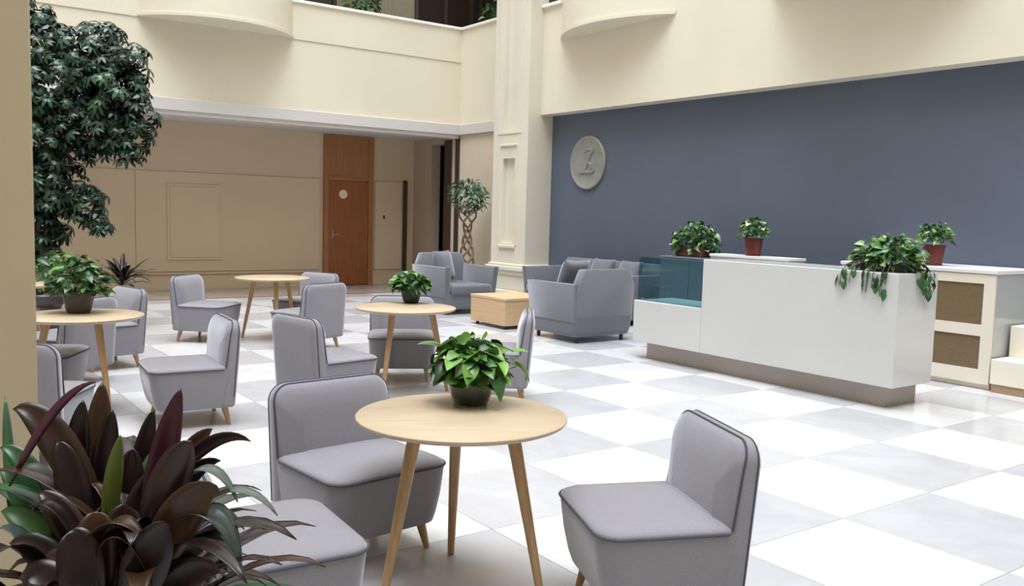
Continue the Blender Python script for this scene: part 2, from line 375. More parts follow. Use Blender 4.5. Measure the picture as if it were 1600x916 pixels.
# brown door
dr = MB().box(7.02, 7.11, Y_ALC-.06, Y_ALC, 0, 2.9).box(7.96, 8.07, Y_ALC-.06, Y_ALC, 0, 2.9).box(7.11, 7.96, Y_ALC-.06, Y_ALC, 2.04, 2.12).build('door_1', M['frame_wood'])
struct(dr, 'brown wooden door with tall transom panel in the shaded passage', 'door')
MB().box(7.11, 7.96, Y_ALC-.045, Y_ALC, 2.12, 2.9).build('transom_panel', M['frame_wood'], dr)
lf = MB().box(7.115, 7.955, Y_ALC-.045, Y_ALC, .01, 2.035, .004).build('door_leaf', M['brown_wood'], dr)
sg = MB().lathe([(.085, 0), (.085, .008), (.0, .008)], n=28); sg = sg.build('round_sign', M['white'], lf); sg.rotation_euler = (R(90), 0, 0); sg.location = (7.42, Y_ALC-.045, 1.78); tag(sg, 'small pale round sign on the door')
MB().box(7.19, 7.21, Y_ALC-.06, Y_ALC-.045, .92, 1.08).tube([(7.2, Y_ALC-.05, 1.0), (7.2, Y_ALC-.09, 1.0), (7.31, Y_ALC-.095, 1.0)], .009).build('door_handle', M['steel'], lf)
# beige flush door right of it
d2 = MB().box(8.12, 8.72, Y_ALC-.03, Y_ALC, .3, 2.06, .006).build('door_2', M['alcove']); struct(d2, 'narrow flush beige cupboard door right of the brown door', 'door')
MB().box(8.3, 8.33, Y_ALC-.06, Y_ALC-.03, 1.32, 1.38, .004).build('door_handle', M['foot'], d2)
struct(MB().box(8.76, 8.84, Y_ALC-.05, Y_ALC, 0, 2.1).build('shadow_strip', M['frame_dark']), 'added dark strip standing in for a shadow line at the far corner of the passage', 'trim')  # thin dark strip put where only a shadow line falls

# ------------------------------------------------------------------ lounge chair
def chair_meshes():
    root = empty('lounge_chair', (0, 0, 0))
    W = .292
    # upholstered box base: rings of a rounded plan outline, tucked in towards the floor
    rings = []
    for (z, yf, yb, wd, e) in ((.125, -.255, .20, .262, -.03), (.128, -.268, .21, .272, 0), (.17, -.283, .215, .277, 0), (.26, -.303, .22, .284, 0), (.375, -.318, .22, .29, 0), (.388, -.318, .22, .29, 0)):
        rf = .085
        rings.append([(x, y, z) for x, y in rrect(-wd, wd, yf, yb, (rf, .02, .02, rf))])
    seat = MB().loft(rings); seat.build('seat_base', M['fabric'], root, smooth=True, angle=50)
    # seat pad: soft dome on the base
    rings = []
    for (ins, z) in ((.002, .384), (0, .392), (.006, .402), (.02, .410), (.05, .416), (.11, .420), (.19, .423)):
        rings.append([(x, y, z) for x, y in rrect(-.29+ins, .29-ins, -.318+ins, .18-ins*.3, (max(.085-ins*.2, .03), .02, .02, max(.085-ins*.2, .03)))])
    MB().loft(rings).build('seat', M['fabric'], root, smooth=True, angle=60)
    # piping round the seat edge
    o = rrect(-.293, .293, -.321, .16, (.085, .01, .01, .085))
    # order: start at back right, round the front to back left
    k = len(o)//4
    path = o[2*k:] + o[:2*k]
    path = [p for p in path]
    pts = [(x, y, .3905) for x, y in path][k:-k] if False else None
    right = [(.293, .15), ]
    arc = [(x, y) for x, y in rrect(-.293, .293, -.321, .9, (.085, .01, .01, .085))]
    fr = arc[:7]; fl = arc[-7:]
    line = [(-.293, .15), (-.293, .05)] + fl + fr + [(.293, .05), (.293, .15)]
    MB().tube([(x, y, .389) for x, y in line], .0052, 6).build('piping', M['piping'], root, smooth=True)
    # backrest slab: outline in x,z lofted through its thickness, leaning back
    def out(ins, zb=.128):
        pts = rrect(-.292+ins, .292-ins, zb+ins*.4, .712-ins, (.02, .075, .075, .02))
        return pts
    def front(z):      # front face y at height z
        t = max(0, (z-.38)/.33); return .135 + .055*t + .012*math.sin(t*math.pi)*-1
    def rear(z):
        t = (z-.128)/.58; return .222 + .045*t + .012*math.sin(t*math.pi)
    rings = []
    for ins, fr_, off in ((.11, 0, -.012), (.05, 0, -.006), (.022, 0, 0), (.008, 0, .010), (0, 0, .026)):
        rings.append([(x, front(z)+off+.0, z) for x, z in out(ins)])
    for ins, off in ((0, -.022), (.007, -.008), (.02, 0), (.06, .006)):
        rings.append([(x, rear(z)+off, z) for x, z in out(ins)])
    MB().loft(rings).build('backrest', M['fabric'], root, smooth=True, angle=60)
    ol = [(x, z) for x, z in out(.003)]
    ol = [p for p in ol if p[1] > .375]
    ol.sort(key=lambda p: math.atan2(p[1]-.45, p[0]))
    ol = [q for q in ol if True]
    # from right bottom over the top to left bottom
    ang = lambda p: math.atan2(p[1]-.3, p[0])
    ol = sorted([p for p in out(.001) if p[1] > .5], key=ang)
    ln = [(.291, .40)] + ol + [(-.291, .40)]
    MB().tube([(x, front(z)+.024, z) for x, z in ln], .0048, 6).build('piping', M['piping'], root, smooth=True)
    lnr = [(.291, .20)] + ol + [(-.291, .20)]
    MB().tube([(x, rear(z)-.02, z) for x, z in lnr], .0044, 6).build('piping', M['piping'], root, smooth=True)
    for sx in (-1, 1):
        for y, dy in ((-.20, -.03), (.165, .03)):
            MB().tube([(sx*.205, y, .135), (sx*.228, y+dy, 0)], [.024, .013], 10).build('leg', M['beech_leg'], root, smooth=True)
    return root
GRP = 'grey armless lounge chairs'
chairs = [
 (2.36, 2.29, -113, 'grey armless lounge chair in the right foreground, facing the nearest table'),
 (1.69, 3.48, 6, 'grey armless lounge chair just left of the nearest table, its seat half behind the tabletop'),
 (.98, 2.79, 86, 'grey armless lounge chair at the bottom edge beside the purple leaves, only its seat showing'),
 (1.75, 6.16, -95, 'grey armless lounge chair in side view facing left, just right of the left table'),
 (2.94, 9.87, 44, 'grey armless lounge chair far back, left of the bare round table, backrest at left'),
 (2.66, 6.04, 100, 'grey armless lounge chair seen from behind at left of the middle table, facing right'),
 (3.78, 6.87, -29, 'grey armless lounge chair facing the camera behind the middle table legs'),
 (4.06, 5.76, -126, 'grey armless lounge chair seen edge on, right behind the nearest potted plant'),
 (3.70, 8.76, -158, 'grey armless lounge chair seen from behind, right of the bare round table'),
 (4.17, 9.96, -68, 'grey armless lounge chair farthest back, half hidden behind another backrest right of the bare table'),
 (1.68, 8.62, -77, 'grey armless lounge chair behind the left table, tallest backrest right of its potted plant'),
 (1.25, 7.93, -140, 'grey armless lounge chair directly behind the potted plant on the left table, back turned'),
 (.90, 7.15, 62, 'grey armless lounge chair behind the left table, its seat showing under the tabletop'),
 (.66, 5.62, 148, 'grey armless lounge chair cut by the pillar at left, seen from behind'),
 (.50, 7.95, 165, 'grey armless lounge chair deep behind the left table, only its backrest top showing'),
]
proto = chair_meshes()
for i, (x, y, a, lab) in enumerate(chairs):
    c = proto if i == 0 else copy_tree(proto)
    c.location = (x, y, 0); c.rotation_euler = (0, 0, R(a)); tag(c, lab, 'chair', GRP)

# ------------------------------------------------------------------ round tables
def make_table():
    root = empty('round_table', (0, 0, 0))
    MB().lathe([(.0, .676), (.385, .676), (.405, .685), (.41, .692), (.41, .697), (.407, .70), (.0, .70)], n=72).build('tabletop', M['beech'], root, smooth=True, angle=50)
    MB().tube([(0, 0, .655), (0, 0, .677)], .15, 36).build('underframe', M['beech_leg'], root, smooth=True)
    for k in range(3):
        a = 2*math.pi*k/3
        MB().tube([(.205*math.cos(a), .205*math.sin(a), .676), (.225*math.cos(a), .225*math.sin(a), .60), (.352*math.cos(a), .352*math.sin(a), 0)], [.027, .026, .0145], 12).build('leg', M['beech_leg'], root, smooth=True)
    return root
tables = [
 (1.83, 2.84, 63, 'nearest round beech table on three splayed legs, with a dark green pot on it'),
 (3.51, 6.33, 91, 'round beech table in the middle, with a small black potted plant'),
 (1.15, 6.72, 50, 'round beech table at left with a brown pot, cut by the pillar'),
 (3.62, 9.62, 19, 'bare round beech table in front of the passage wall'),
 (.98, 9.5, 20, 'far round beech table of which only an edge shows beside the pillar'),
]
tp = make_table()
for i, (x, y, a, lab) in enumerate(tables):
    c = tp if i == 0 else copy_tree(tp)
    c.location = (x, y, 0); c.rotation_euler = (0, 0, R(a)); tag(c, lab, 'table', 'round beech tables')

# ------------------------------------------------------------------ armchairs and sofa
def cushion(w_, h_, t_):
    n = 14; q = MB(); rings = []
    vs = []; fs = []
    for s in (1, -1):
        for j in range(n+1):
            for i in range(n+1):
                u, v = -1+2*i/n, -1+2*j/n
                pin = 1-.07*(1-abs(u)**2)*abs(v)**4
                x = u*w_/2*(1-.06*(1-v*v*0)*0)*(1-.06*(1-v**2)*abs(u)**6); z = v*h_/2*(1-.06*(1-u**2)*abs(v)**6)
                d = (max(0, 1-u**4)*max(0, 1-v**4))**.55
                vs.append((x, s*d*t_/2, z))
    N = (n+1)*(n+1)
    for s in (0, 1):
        for j in range(n):
            for i in range(n):
                a = s*N+j*(n+1)+i; f = (a, a+1, a+n+2, a+n+1); fs.append(f if s == 0 else f[::-1])
    bm = bmesh.new(); bv = [bm.verts.new(v) for v in vs]
    for f in fs: bm.faces.new([bv[i] for i in f])
    bmesh.ops.remove_doubles(bm, verts=bm.verts, dist=.0004); bm.verts.index_update()
    q.add([v.co for v in bm.verts], [[v.index for v in f.verts] for f in bm.faces]); bm.free()
    return q
def make_armchair(Wd=.92, D=.93, arm=.69, bk=.865, name='armchair', nseat=1):
    """faces -y, footprint centred"""
    root = empty(name, (0, 0, 0)); h = Wd/2; y0, y1 = -D/2, D/2
    # shell base
    rings = []
    for z, e in ((.075, -.05), (.085, -.035), (.14, -.02), (.28, -.005), (.30, 0)):
        rings.append([(x, y, z) for x, y in rrect(-h-e, h+e, y0+.04-e*.3, y1+e, (.04, .06, .06, .04))])
    MB().loft(rings).build('seat_base', M['fabric_arm'], root, smooth=True, angle=50)
    for s in (-1, 1):
        # arm: flat panel widening at the top, leaning outwards, sloping front edge
        prof = [(y0+.05, .25), (y0+.0, arm), (y1-.015, arm+.004), (y1-.03, .25)]
        rings = []
        for t, ins in ((0, .012), (.012, 0), (.088, 0), (.10, .012)):
            rings.append([(s*(h-.10+t+.02*((z-.25)/.4)), y+(ins if y < 0 else -ins), z-(ins if z > .5 else 0)) for y, z in prof])
        MB().loft(rings).build('arm', M['fabric_arm'], root, smooth=True, angle=50)
    # back: raised panel, narrower at the top
    rings = []
    for y, ins in ((y1-.14, .014), (y1-.125, 0), (y1-.012, 0), (y1, .014)):
        lean = lambda z: .03*max(0, (z-.3)/.5)
        pts = [(-h+.03+ins, .25), (h-.03-ins, .25), (h-.03-ins, arm-.02), (h-.10-ins, bk-.02), (h-.12-ins, bk-ins), (-h+.12+ins, bk-ins), (-h+.10+ins, bk-.02), (-h+.03+ins, arm-.02)]
        rings.append([(x, y+lean(z)-.01, z) for x, z in pts])
    MB().loft(rings).build('backrest', M['fabric_arm'], root, smooth=True, angle=50)
    sw = (Wd-.21)/nseat
    for k in range(nseat):
        xa = -h+.105+k*sw
        MB().box(xa+.003, xa+sw-.003, y0+.0, y1-.13, .30, .435, .03).build('seat_cushion', M['fabric_arm'], root, smooth=True, angle=60)
    for sx in (-1, 1):
        for y in (y0+.1, y1-.1):
            MB().tube([(sx*(h-.11), y, .09), (sx*(h-.11), y, 0)], [.026, .022], 12).build('leg', M['foot'], root, smooth=True)
    return root
ac = make_armchair()
ac.location = (6.96, 8.19, 0); ac.rotation_euler = (0, 0, R(180))
tag(ac, 'blue grey tub armchair seen from behind, right of the wooden cube table', 'armchair', 'blue grey tub armchairs')
a2 = copy_tree(ac); a2.location = (7.06, 11.24, 0); a2.rotation_euler = (0, 0, R(2))
tag(a2, 'blue grey tub armchair facing the camera, in front of the column', 'armchair', 'blue grey tub armchairs')
so = make_armchair(2.2, .9, .69, .83, 'sofa', 3); so.location = (8.52, 9.8, 0); so.rotation_euler = (0, 0, R(-90))
tag(so, 'blue grey three seat sofa against the slate blue wall, behind the armchair', 'sofa')
def put_cushion(x, y, z, rz, tilt, w_, h_, lab, roll=0):
    o = cushion(w_, h_, .15).build('cushion', M['cushion'], smooth=True, angle=80)
    o.location = (x, y, z); o.rotation_euler = (R(tilt), R(roll), R(rz)); tag(o, lab, 'cushion', 'grey square throw cushions')
put_cushion(6.84, 8.22, .74, 8, 20, .46, .46, 'grey throw cushion leaning in the armchair seen from behind')
put_cushion(6.90, 11.30, .69, 30, -14, .48, .46, 'grey throw cushion standing in the armchair in front of the column')
put_cushion(8.64, 9.72, .66, 90, 20, .46, .44, 'grey throw cushion on the sofa, left one of the two showing over the armchair')
put_cushion(8.64, 9.14, .66, 90, 20, .44, .44, 'grey throw cushion on the sofa, right one by the glass screen')
# cube table
cb = empty('cube_table', (6.9, 9.53, 0)); tag(cb, 'light oak cube table standing between the two armchairs', 'table')
MB().box(-.4, .4, -.4, .4, .045, .365, .006).build('body', M['box_wood'], cb)
MB().box(-.405, .405, -.405, .405, .365, .40, .004).build('tabletop', M['box_wood'], cb)
for sx in (-1, 1):
    for sy in (-1, 1):
        MB().tube([(sx*.33, sy*.33, .05), (sx*.33, sy*.33, 0)], .022, 12).build('foot', M['foot'], cb)

# ------------------------------------------------------------------ reception desk
dk = empty('reception_desk', (6.8, 5.3, 0)); tag(dk, 'white gloss reception desk with a low end, dark steel plinth and teal glass screen', 'reception desk')
L = lambda x: x-6.8
Q = lambda y: y-5.3
MB().box(L(6.5), L(7.08), Q(3.82), Q(5.84), .18, 1.095, .006).build('high_section', M['counter'], dk)
MB().box(L(6.5), L(7.08), Q(5.84), Q(6.78), .18, .615, .006).build('low_section', M['counter'], dk)
MB().box(L(6.60), L(7.05), Q(3.93), Q(6.66), 0, .18).build('plinth', M['toe'], dk)
MB().box(L(6.55), L(6.562), Q(5.842), Q(6.775), .6155, 1.07, .001).build('glass_screen', M['teal_glass'], dk)
MB().box(L(6.545), L(6.567), Q(5.86), Q(5.88), .615, .64).box(L(6.545), L(6.567), Q(6.70), Q(6.72), .615, .64).build('glass_clip', M['steel'], dk)

# ------------------------------------------------------------------ back cabinets
cabA = empty('storage_cabinet', (8.45, 4.6, 0)); tag(cabA, 'white storage cabinet with two brown door panels beside the stone steps', 'cabinet')
def cabox(root, x0, x1, y0, y1, z0, z1, name, m, c=.004):
    ox, oy, _ = root.location
    return MB().box(x0-ox, x1-ox, y0-oy, y1-oy, z0, z1, c).build(name, M[m], root)
cabox(cabA, 8.17, 9.03, 3.86, 5.43, .05, 1.055, 'body', 'cab_side')
cabox(cabA, 8.14, 9.035, 3.85, 5.44, 1.055, 1.09, 'cabinet_top', 'cab_top')
cabox(cabA, 8.18, 9.0, 3.87, 5.42, 0, .05, 'plinth', 'cab_frame')
for y0, y1 in ((3.865, 4.475), (4.48, 5.425)):
    f = MB(); x0, x1 = 8.15-8.45, 8.172-8.45; a, bb = y0-4.6, y1-4.6
    st = .10 if y0 < 4 else .07
    f.box(x0, x1, a, a+st, .05, 1.05).box(x0, x1, bb-.075, bb, .05, 1.05)
    f.box(x0, x1, a+st, bb-.075, .05, .18).box(x0, x1, a+st, bb-.075, .485, .59).box(x0, x1, a+st, bb-.075, .965, 1.05)
    d = f.build('door', M['cab_frame'], cabA)
    MB().box(x0+.010, x1-.002, a+st, bb-.075, .18, .485).build('door_panel', M['cab_panel'], d)
    MB().box(x0+.010, x1-.002, a+st, bb-.075, .59, .965).build('door_panel', M['cab_panel'], d)
cabB = empty('narrow_cabinet', (8.15, 6.5, 0)); tag(cabB, 'narrow grey cabinet with a pale top behind the reception desk, carrying a red pot', 'cabinet')
cabox(cabB, 8.01, 8.29, 5.98, 7.09, .05, 1.05, 'body', 'cab_side')
cabox(cabB, 8.00, 8.30, 5.97, 7.10, 1.05, 1.08, 'cabinet_top', 'cab_top')
cabox(cabB, 8.03, 8.28, 6.0, 7.07, 0, .05, 'plinth', 'stone_base')
cabC = empty('low_cabinet', (8.55, 7.6, 0)); tag(cabC, 'slate low cabinet behind the glass screen, carrying the wide planter', 'cabinet')
cabox(cabC, 8.27, 9.03, 7.15, 8.15, .05, .98, 'body', 'cab_grey')
cabox(cabC, 8.25, 9.03, 7.13, 8.17, .98, 1.0, 'cabinet_top', 'cab_grey')
cabox(cabC, 8.29, 9.03, 7.17, 8.13, 0, .05, 'plinth', 'cab_grey')
for k in range(2):
    cabox(cabC, 8.255, 8.272, 7.155+k*.5, 7.155+(k+1)*.5-.006, .06, .975, 'door', 'cab_grey')
# stone steps
sp = empty('stone_steps', (8.6, 3.0, 0)); tag(sp, 'cream stone steps with a brown skirting at the right edge beside the cabinet', 'steps')
cabox(sp, 8.1, 9.03, .6, 3.83, .075, .30, 'step', 'stone', .006)
cabox(sp, 8.42, 9.03, .6, 3.83, .30, .585, 'step', 'stone', .006)
cabox(sp, 8.11, 9.03, .6, 3.82, 0, .075, 'skirting', 'stone_base', .002)

# ------------------------------------------------------------------ wall plaque
pq = empty('wall_plaque', (X_BLUE, 10.57, 2.31)); tag(pq, 'round grey metal plaque with a raised emblem on the slate blue wall', 'plaque')
pd = MB().lathe([(.415, 0), (.415, .03), (.395, .042), (.375, .036), (.35, .026), (0, .026)], n=64).build('disc', M['plaque'], pq, smooth=True, angle=40); pd.rotation_euler = (0, R(-90), 0)
# raised emblem: slanted stroke with a curled foot and a short bar (in the plane of the wall; y runs left)
def emb(pts, r): return MB().tube([(-.03, -u, v) for u, v in pts], r, 8)
e = emb([(-.20, -.13), (-.14, -.155), (-.05, -.10), (.02, .02), (.09, .15), (.15, .19)], [.02, .026, .03, .03, .026, .018]).build('emblem', M['plaque'], pq, smooth=True)
emb([(.15, .19), (.03, .20), (-.08, .17)], [.018, .022, .016]).build('emblem', M['plaque'], pq, smooth=True)
emb([(-.14, -.155), (-.02, -.14), (.10, -.155), (.17, -.12)], [.026, .024, .022, .016]).build('emblem', M['plaque'], pq, smooth=True)
emb([(.02, .02), (.09, -.03), (.10, -.10)], [.02, .02, .016]).build('emblem', M['plaque'], pq, smooth=True)

# ------------------------------------------------------------------ plants
def leaf_mesh(name, length, width, m, fold=.25, droop=.35, seg=7, heart=True):
    """leaf along +x from the origin, upper side +z"""
    vs = []; fs = []
    for k in range(seg+1):
        t = k/seg
        if heart: wd = width/2*(math.sin(math.pi*min(1, t*.94+.06)**.62))**.85 if t < 1 else 0
        else: wd = width/2*math.sin(math.pi*t**.8)**.9 if 0 < t < 1 else (width*.06 if t == 0 else 0)
        x = length*t; z = -droop*length*t*t
        zz = fold*wd
        vs += [(x-(.12*length*(1-t)**3 if heart else 0), wd, z+zz), (x, wd*.5, z+zz*.4), (x, 0, z), (x, -wd*.5, z+zz*.4), (x-(.12*length*(1-t)**3 if heart else 0), -wd, z+zz)]
        if k:
            for i in range(4):
                a = (k-1)*5+i; fs.append((a, a+5, a+6, a+1))
    me = bpy.data.meshes.new(name); me.from_pydata(vs, [], fs); me.update(); me.materials.append(m)
    for p in me.polygons: p.use_smooth = True
    return me
def orient(d, roll=0, upv=Vector((0, 0, 1))):
    x = d.normalized(); y = upv.cross(x)
    if y.length < 1e-3: y = Vector((0, 1, 0)).cross(x)
    y.normalize(); z = x.cross(y); mm = Matrix((x, y, z)).transposed()
    return (mm @ Matrix.Rotation(roll, 3, 'X')).to_4x4()
def add_leaf(mesh, root, pos, d, s=1, roll=0, name='leaf'):
    o = bpy.data.objects.new(name, mesh); COL.objects.link(o); o.parent = root
    o.matrix_local = Matrix.Translation(pos) @ orient(d, roll) @ Matrix.Scale(s, 4)
    return o
def pot(root, r0, r1, h, m, rim=True, foot_=None):
    p = [(r0*.9, 0), (r0, .004)]
    for t in (.3, .6, .9): p.append((r0+(r1-r0)*t**.8, h*t))
    if rim: p += [(r1*1.07, h*.9), (r1*1.07, h), (r1*.95, h), (r1*.92, h-.02)]
    else: p += [(r1, h), (r1*.92, h), (r1*.9, h-.02)]
    MB().lathe(p, n=36).build('pot', m, root, smooth=True, angle=40)
    MB().lathe([(0, h-.03), (r1*.93, h-.03), (r1*.9, h-.018), (0, h-.012)], n=24).build('soil', M['soil'], root)
def bushy(root, z0, rad, hgt, n, L_, W_, mats, heart=True, stems=True, seed=1, low=-.25, squash=(1, 1), extra=()):
    rnd = random.Random(seed)
    meshes = [leaf_mesh('leaf', L_*s, W_*s, mm, fold=rnd.uniform(.15, .5), droop=rnd.uniform(.15, .6), heart=heart) for mm in mats for s in (.8, 1, 1.15)]
    st = MB()
    for i in range(n):
        az = 2.39996*i + rnd.uniform(-.4, .4); f = (i+.5)/n
        el = math.asin(min(1, max(-1, low + (1-low)*f)))     # from drooping rim to the top
        rr = rnd.uniform(.62, 1.0)
        d = Vector((math.cos(az)*math.cos(el), math.sin(az)*math.cos(el), math.sin(el)))
        p = Vector((d.x*rad*squash[0]*rr, d.y*rad*squash[1]*rr, z0+max(-.45*hgt, d.z*hgt*rr)))
        ld = Vector((d.x, d.y, rnd.uniform(-.5, .35) + .25*d.z)); ld += Vector((rnd.uniform(-.8, .8), rnd.uniform(-.8, .8), 0))
        back = p - ld.normalized()*L_*.5
        add_leaf(rnd.choice(meshes), root, back, ld, rnd.uniform(.7, 1.2), rnd.uniform(-.9, .9))
        if stems and i % 2 == 0:
            a = Vector((d.x*.02, d.y*.02, z0-.02)); mdl = (a+back)/2 + Vector((0, 0, .25*hgt))
            st.tube([a, mdl, back], [.003, .0025, .002], 5)
    for (px, py, pz, dx, dy, dz, s) in extra:
        add_leaf(meshes[rnd.randrange(len(meshes))], root, Vector((px, py, pz)), Vector((dx, dy, dz)), s, rnd.uniform(-.3, .3))
        if stems: st.tube([(0, 0, z0), (px*.6, py*.6, max(z0, pz)+.03), (px, py, pz)], .003, 5)
    if stems: st.build('stems', M['stem'], root)
# nearest table plant
p1 = empty('potted_plant', (1.975, 3.0, .70)); tag(p1, 'leafy bright green plant in a dark green glazed pot on the nearest table', 'potted plant')
pot(p1, .070, .110, .14, M['pot_dark'], rim=False)
rt3 = Vector((math.cos(YAW), -math.sin(YAW), 0)); fw3 = Vector((math.sin(YAW), math.cos(YAW), 0))
ex = []
for (u, v, zz, du, dv, dz, s) in ((-.15, -.02, .20, -.3, 0, -1, 1.15), (-.17, .0, .12, .1, 0, -1, 1.2), (-.13, -.05, .24, -1, -.3, .3, 1.1), (.17, 0, .22, 1, 0, .45, 1), (.18, -.03, .17, .8, -.2, -.5, 1.1), (.10, -.1, .12, .5, -.8, -.7, 1), (0, -.12, .17, 0, -1, -.5, 1.1), (-.06, -.11, .20, -.3, -1, -.2, 1.1)):
    a = rt3*u+fw3*v; d = rt3*du+fw3*dv
    ex.append((a.x, a.y, zz, d.x, d.y, dz, s))
bushy(p1, .155, .172, .125, 165, .074, .056, [M['leaf_green'], M['leaf_green'], M['leaf_dark']], seed=3, extra=ex, low=-.55)
# middle table
p2 = empty('potted_plant', (3.77, 6.70-.12, .70)); p2.location = (3.72, 6.62, .70); tag(p2, 'small green plant with arching leaves in a black pot on the middle table', 'potted plant')
pot(p2, .062, .092, .115, M['pot_black'])
bushy(p2, .15, .175, .14, 84, .12, .055, [M['leaf_dark'], M['leaf_green']], heart=False, seed=5)
# left table
p3 = empty('potted_plant', (1.16, 6.86, .70)); tag(p3, 'bushy green plant in a dark brown ribbed pot on the left table', 'potted plant')
pot(p3, .078, .108, .155, M['pot_brown'])
bushy(p3, .23, .22, .19, 150, .085, .048, [M['leaf_dark'], M['leaf_green'], M['leaf_dark']], heart=False, seed=8, low=-.6)
# cabinet and desk plants
p4 = empty('planter_plant', (8.52, 7.80, 1.002)); tag(p4, 'wide green leafy plant in a brown planter above the glass screen', 'potted plant')
MB().box(-.13, .13, -.22, .22, 0, .13, .01).build('planter', M['planter_brown'], p4)
bushy(p4, .16, .40, .30, 260, .075, .058, [M['leaf_green'], M['leaf_dark'], M['leaf_varieg'], M['leaf_dark']], seed=11, squash=(.6, 1.0), low=-.4)
def redpot(x, y, z, lab, seed, n=110, rad=.175):
    p = empty('potted_plant', (x, y, z)); tag(p, lab, 'potted plant')
    pot(p, .078, .102, .20, M['pot_red'])
    MB().lathe([(.085, 0), (.088, .012), (.078, .014)], n=28).build('saucer', M['pot_red'], p)
    bushy(p, .25, rad+.02, .19, n, .066, .05, [M['leaf_dark'], M['leaf_green'], M['leaf_varieg']], seed=seed, low=-.2)
redpot(8.15, 6.58, 1.08, 'small variegated plant in a red pot above the middle of the white desk', 21)
redpot(8.45, 4.62, 1.09, 'small variegated plant in a red pot on the white cabinet behind the trailing plant', 22)
p5 = empty('trailing_plant', (6.80, 4.10, 1.095)); tag(p5, 'trailing green plant hanging over the right end of the white desk', 'potted plant')
MB().box(-.10, .10, -.22, .20, 0, .075, .01).build('planter', M['pot_brown'], p5)
bushy(p5, .09, .34, .23, 270, .07, .055, [M['leaf_dark'], M['leaf_green'], M['leaf_varieg'], M['leaf_dark']], seed=14, squash=(.72, 1.0), low=-.38)
trail = [leaf_mesh('leaf', .07, .055, M['leaf_dark'], fold=.3, droop=.3), leaf_mesh('leaf', .06, .045, M['leaf_varieg'], fold=.3, droop=.3)]
rnd = random.Random(4); vine = MB()
for (vx, vy, ln, front) in ((-.315, .22, .13, 1), (-.32, .13, .10, 1), (-.315, -.02, .17, 1), (-.32, -.07, .13, 1), (-.315, -.14, .19, 1), (-.32, -.19, .09, 1), (.06, -.30, .15, 0), (.12, -.305, .20, 0), (.0, -.30, .08, 0)):
    vine.tube([(vx*.3, vy*.4, .09), (vx*.8, vy*.9, .06), (vx, vy, -.01), (vx, vy+.01, -ln)], .003, 5)
    k_ = max(3, int(ln/.026))
    for j in range(k_):
        zz = -ln*(j+.6)/k_; sd = rnd.choice((-1, 1))*.025
        pos = Vector((vx-.006, vy+sd, zz+.02)) if front else Vector((vx+sd, vy-.006, zz+.02))
        d = Vector((-.25, sd*14, -.9)) if front else Vector((sd*14, -.25, -.9))
        add_leaf(rnd.choice(trail[:1]*2+trail[1:]), p5, pos, d, rnd.uniform(.8, 1.15), rnd.uniform(-.4, .4))
vine.build('vine', M['stem_dark'], p5)

# ------------------------------------------------------------------ tall trees
def joined_leaves(q, mesh_list, items):
    for (k, pos, d, s, roll) in items:
        mt_ = Matrix.Translation(pos) @ orient(d, roll) @ Matrix.Scale(s, 4)
        vs, fs = mesh_list[k]; q.add([mt_ @ Vector(v) for v in vs], fs)
def cluster_data(n=8, L_=.13, W_=.05):
    vs = []; fs = []
    for k in range(n):
        a = 2*math.pi*k/n+.2; c, s = math.cos(a), math.sin(a); o = len(vs)
        for (t, wd) in ((.12, .2), (.45, 1), (.8, .8), (1, 0)):
            r = L_*t; z = -.55*L_*t*t+.02
            for sg_ in (1, -1):
                vs.append((r*c - sg_*wd*W_/2*s, r*s + sg_*wd*W_/2*c, z))
        for j in range(3): fs.append((o+2*j, o+2*j+1, o+2*j+3, o+2*j+2))
    return vs, fs
tree = empty('umbrella_tree', (1.62, 11.5, 0)); tag(tree, 'tall dark green umbrella tree beside the pillar, reaching up to the balcony', 'tree')
rnd = random.Random(31)
MB().lathe([(.20, 0), (.22, .03), (.27, .38), (.29, .40), (.27, .42), (.25, .40)], n=36).build('pot', M['pot_brown'], tree, smooth=True)
MB().lathe([(0, .38), (.25, .38), (0, .39)], n=24).build('soil', M['soil'], tree)
tr = [((-.12, 0), (-.25, .1, 1.4), (-.35, .15, 2.6), (-.5, .1, 3.5)), ((.05, .05), (.0, .1, 1.5), (.25, .0, 2.5), (.5, .0, 3.2)), ((0, -.08), (-.1, -.1, 1.2), (.1, -.2, 2.0), (.55, -.25, 2.5)), ((-.05, .08), (-.3, .1, 1.0), (-.4, .1, 1.8), (-.7, .1, 2.4))]
for a, b_, c_, d_ in tr:
    MB().tube([(a[0], a[1], .36), b_, c_, d_], [.035, .03, .022, .01], 8).build('trunk', M['stem_dark'], tree, smooth=True)
# blobs: centre along image right (u), depth v, height z, radius
blobs = [(-.45, 0, 3.0, .55, 60), (.35, 0, 3.0, .42, 90), (.05, .1, 2.75, .62, 150), (.62, -.1, 2.72, .38, 80), (.45, 0, 2.35, .5, 110), (-.15, 0, 2.2, .6, 130), (.80, 0, 2.15, .30, 50),
         (-.35, 0, 1.55, .45, 100), (.0, -.1, 1.6, .42, 80), (.36, -.05, 1.40, .24, 35), (.52, -.05, 1.20, .14, 16), (-.1, 0, 1.1, .3, 50), (-.55, .1, 3.35, .35, 45), (-.3, 0, .95, .40, 50), (.90, -.1, 3.0, .18, 16), (.95, -.1, 2.35, .2, 18), (-.7, 0, 2.4, .5, 60), (.55, 0, 3.12, .3, 40), (-.32, 0, 3.56, .20, 22), (-.1, 0, 3.42, .18, 18), (.9, -.05, 2.72, .2, 24)]
cl = [cluster_data(8, .10, .036), cluster_data(7, .112, .040), cluster_data(8, .088, .032)]
cme = []
for vs, fs in cl:
    me = bpy.data.meshes.new('leaf_cluster'); me.from_pydata(vs, [], fs); me.update(); me.materials.append(M['leaf_scheff'])
    cme.append(me)
items = []
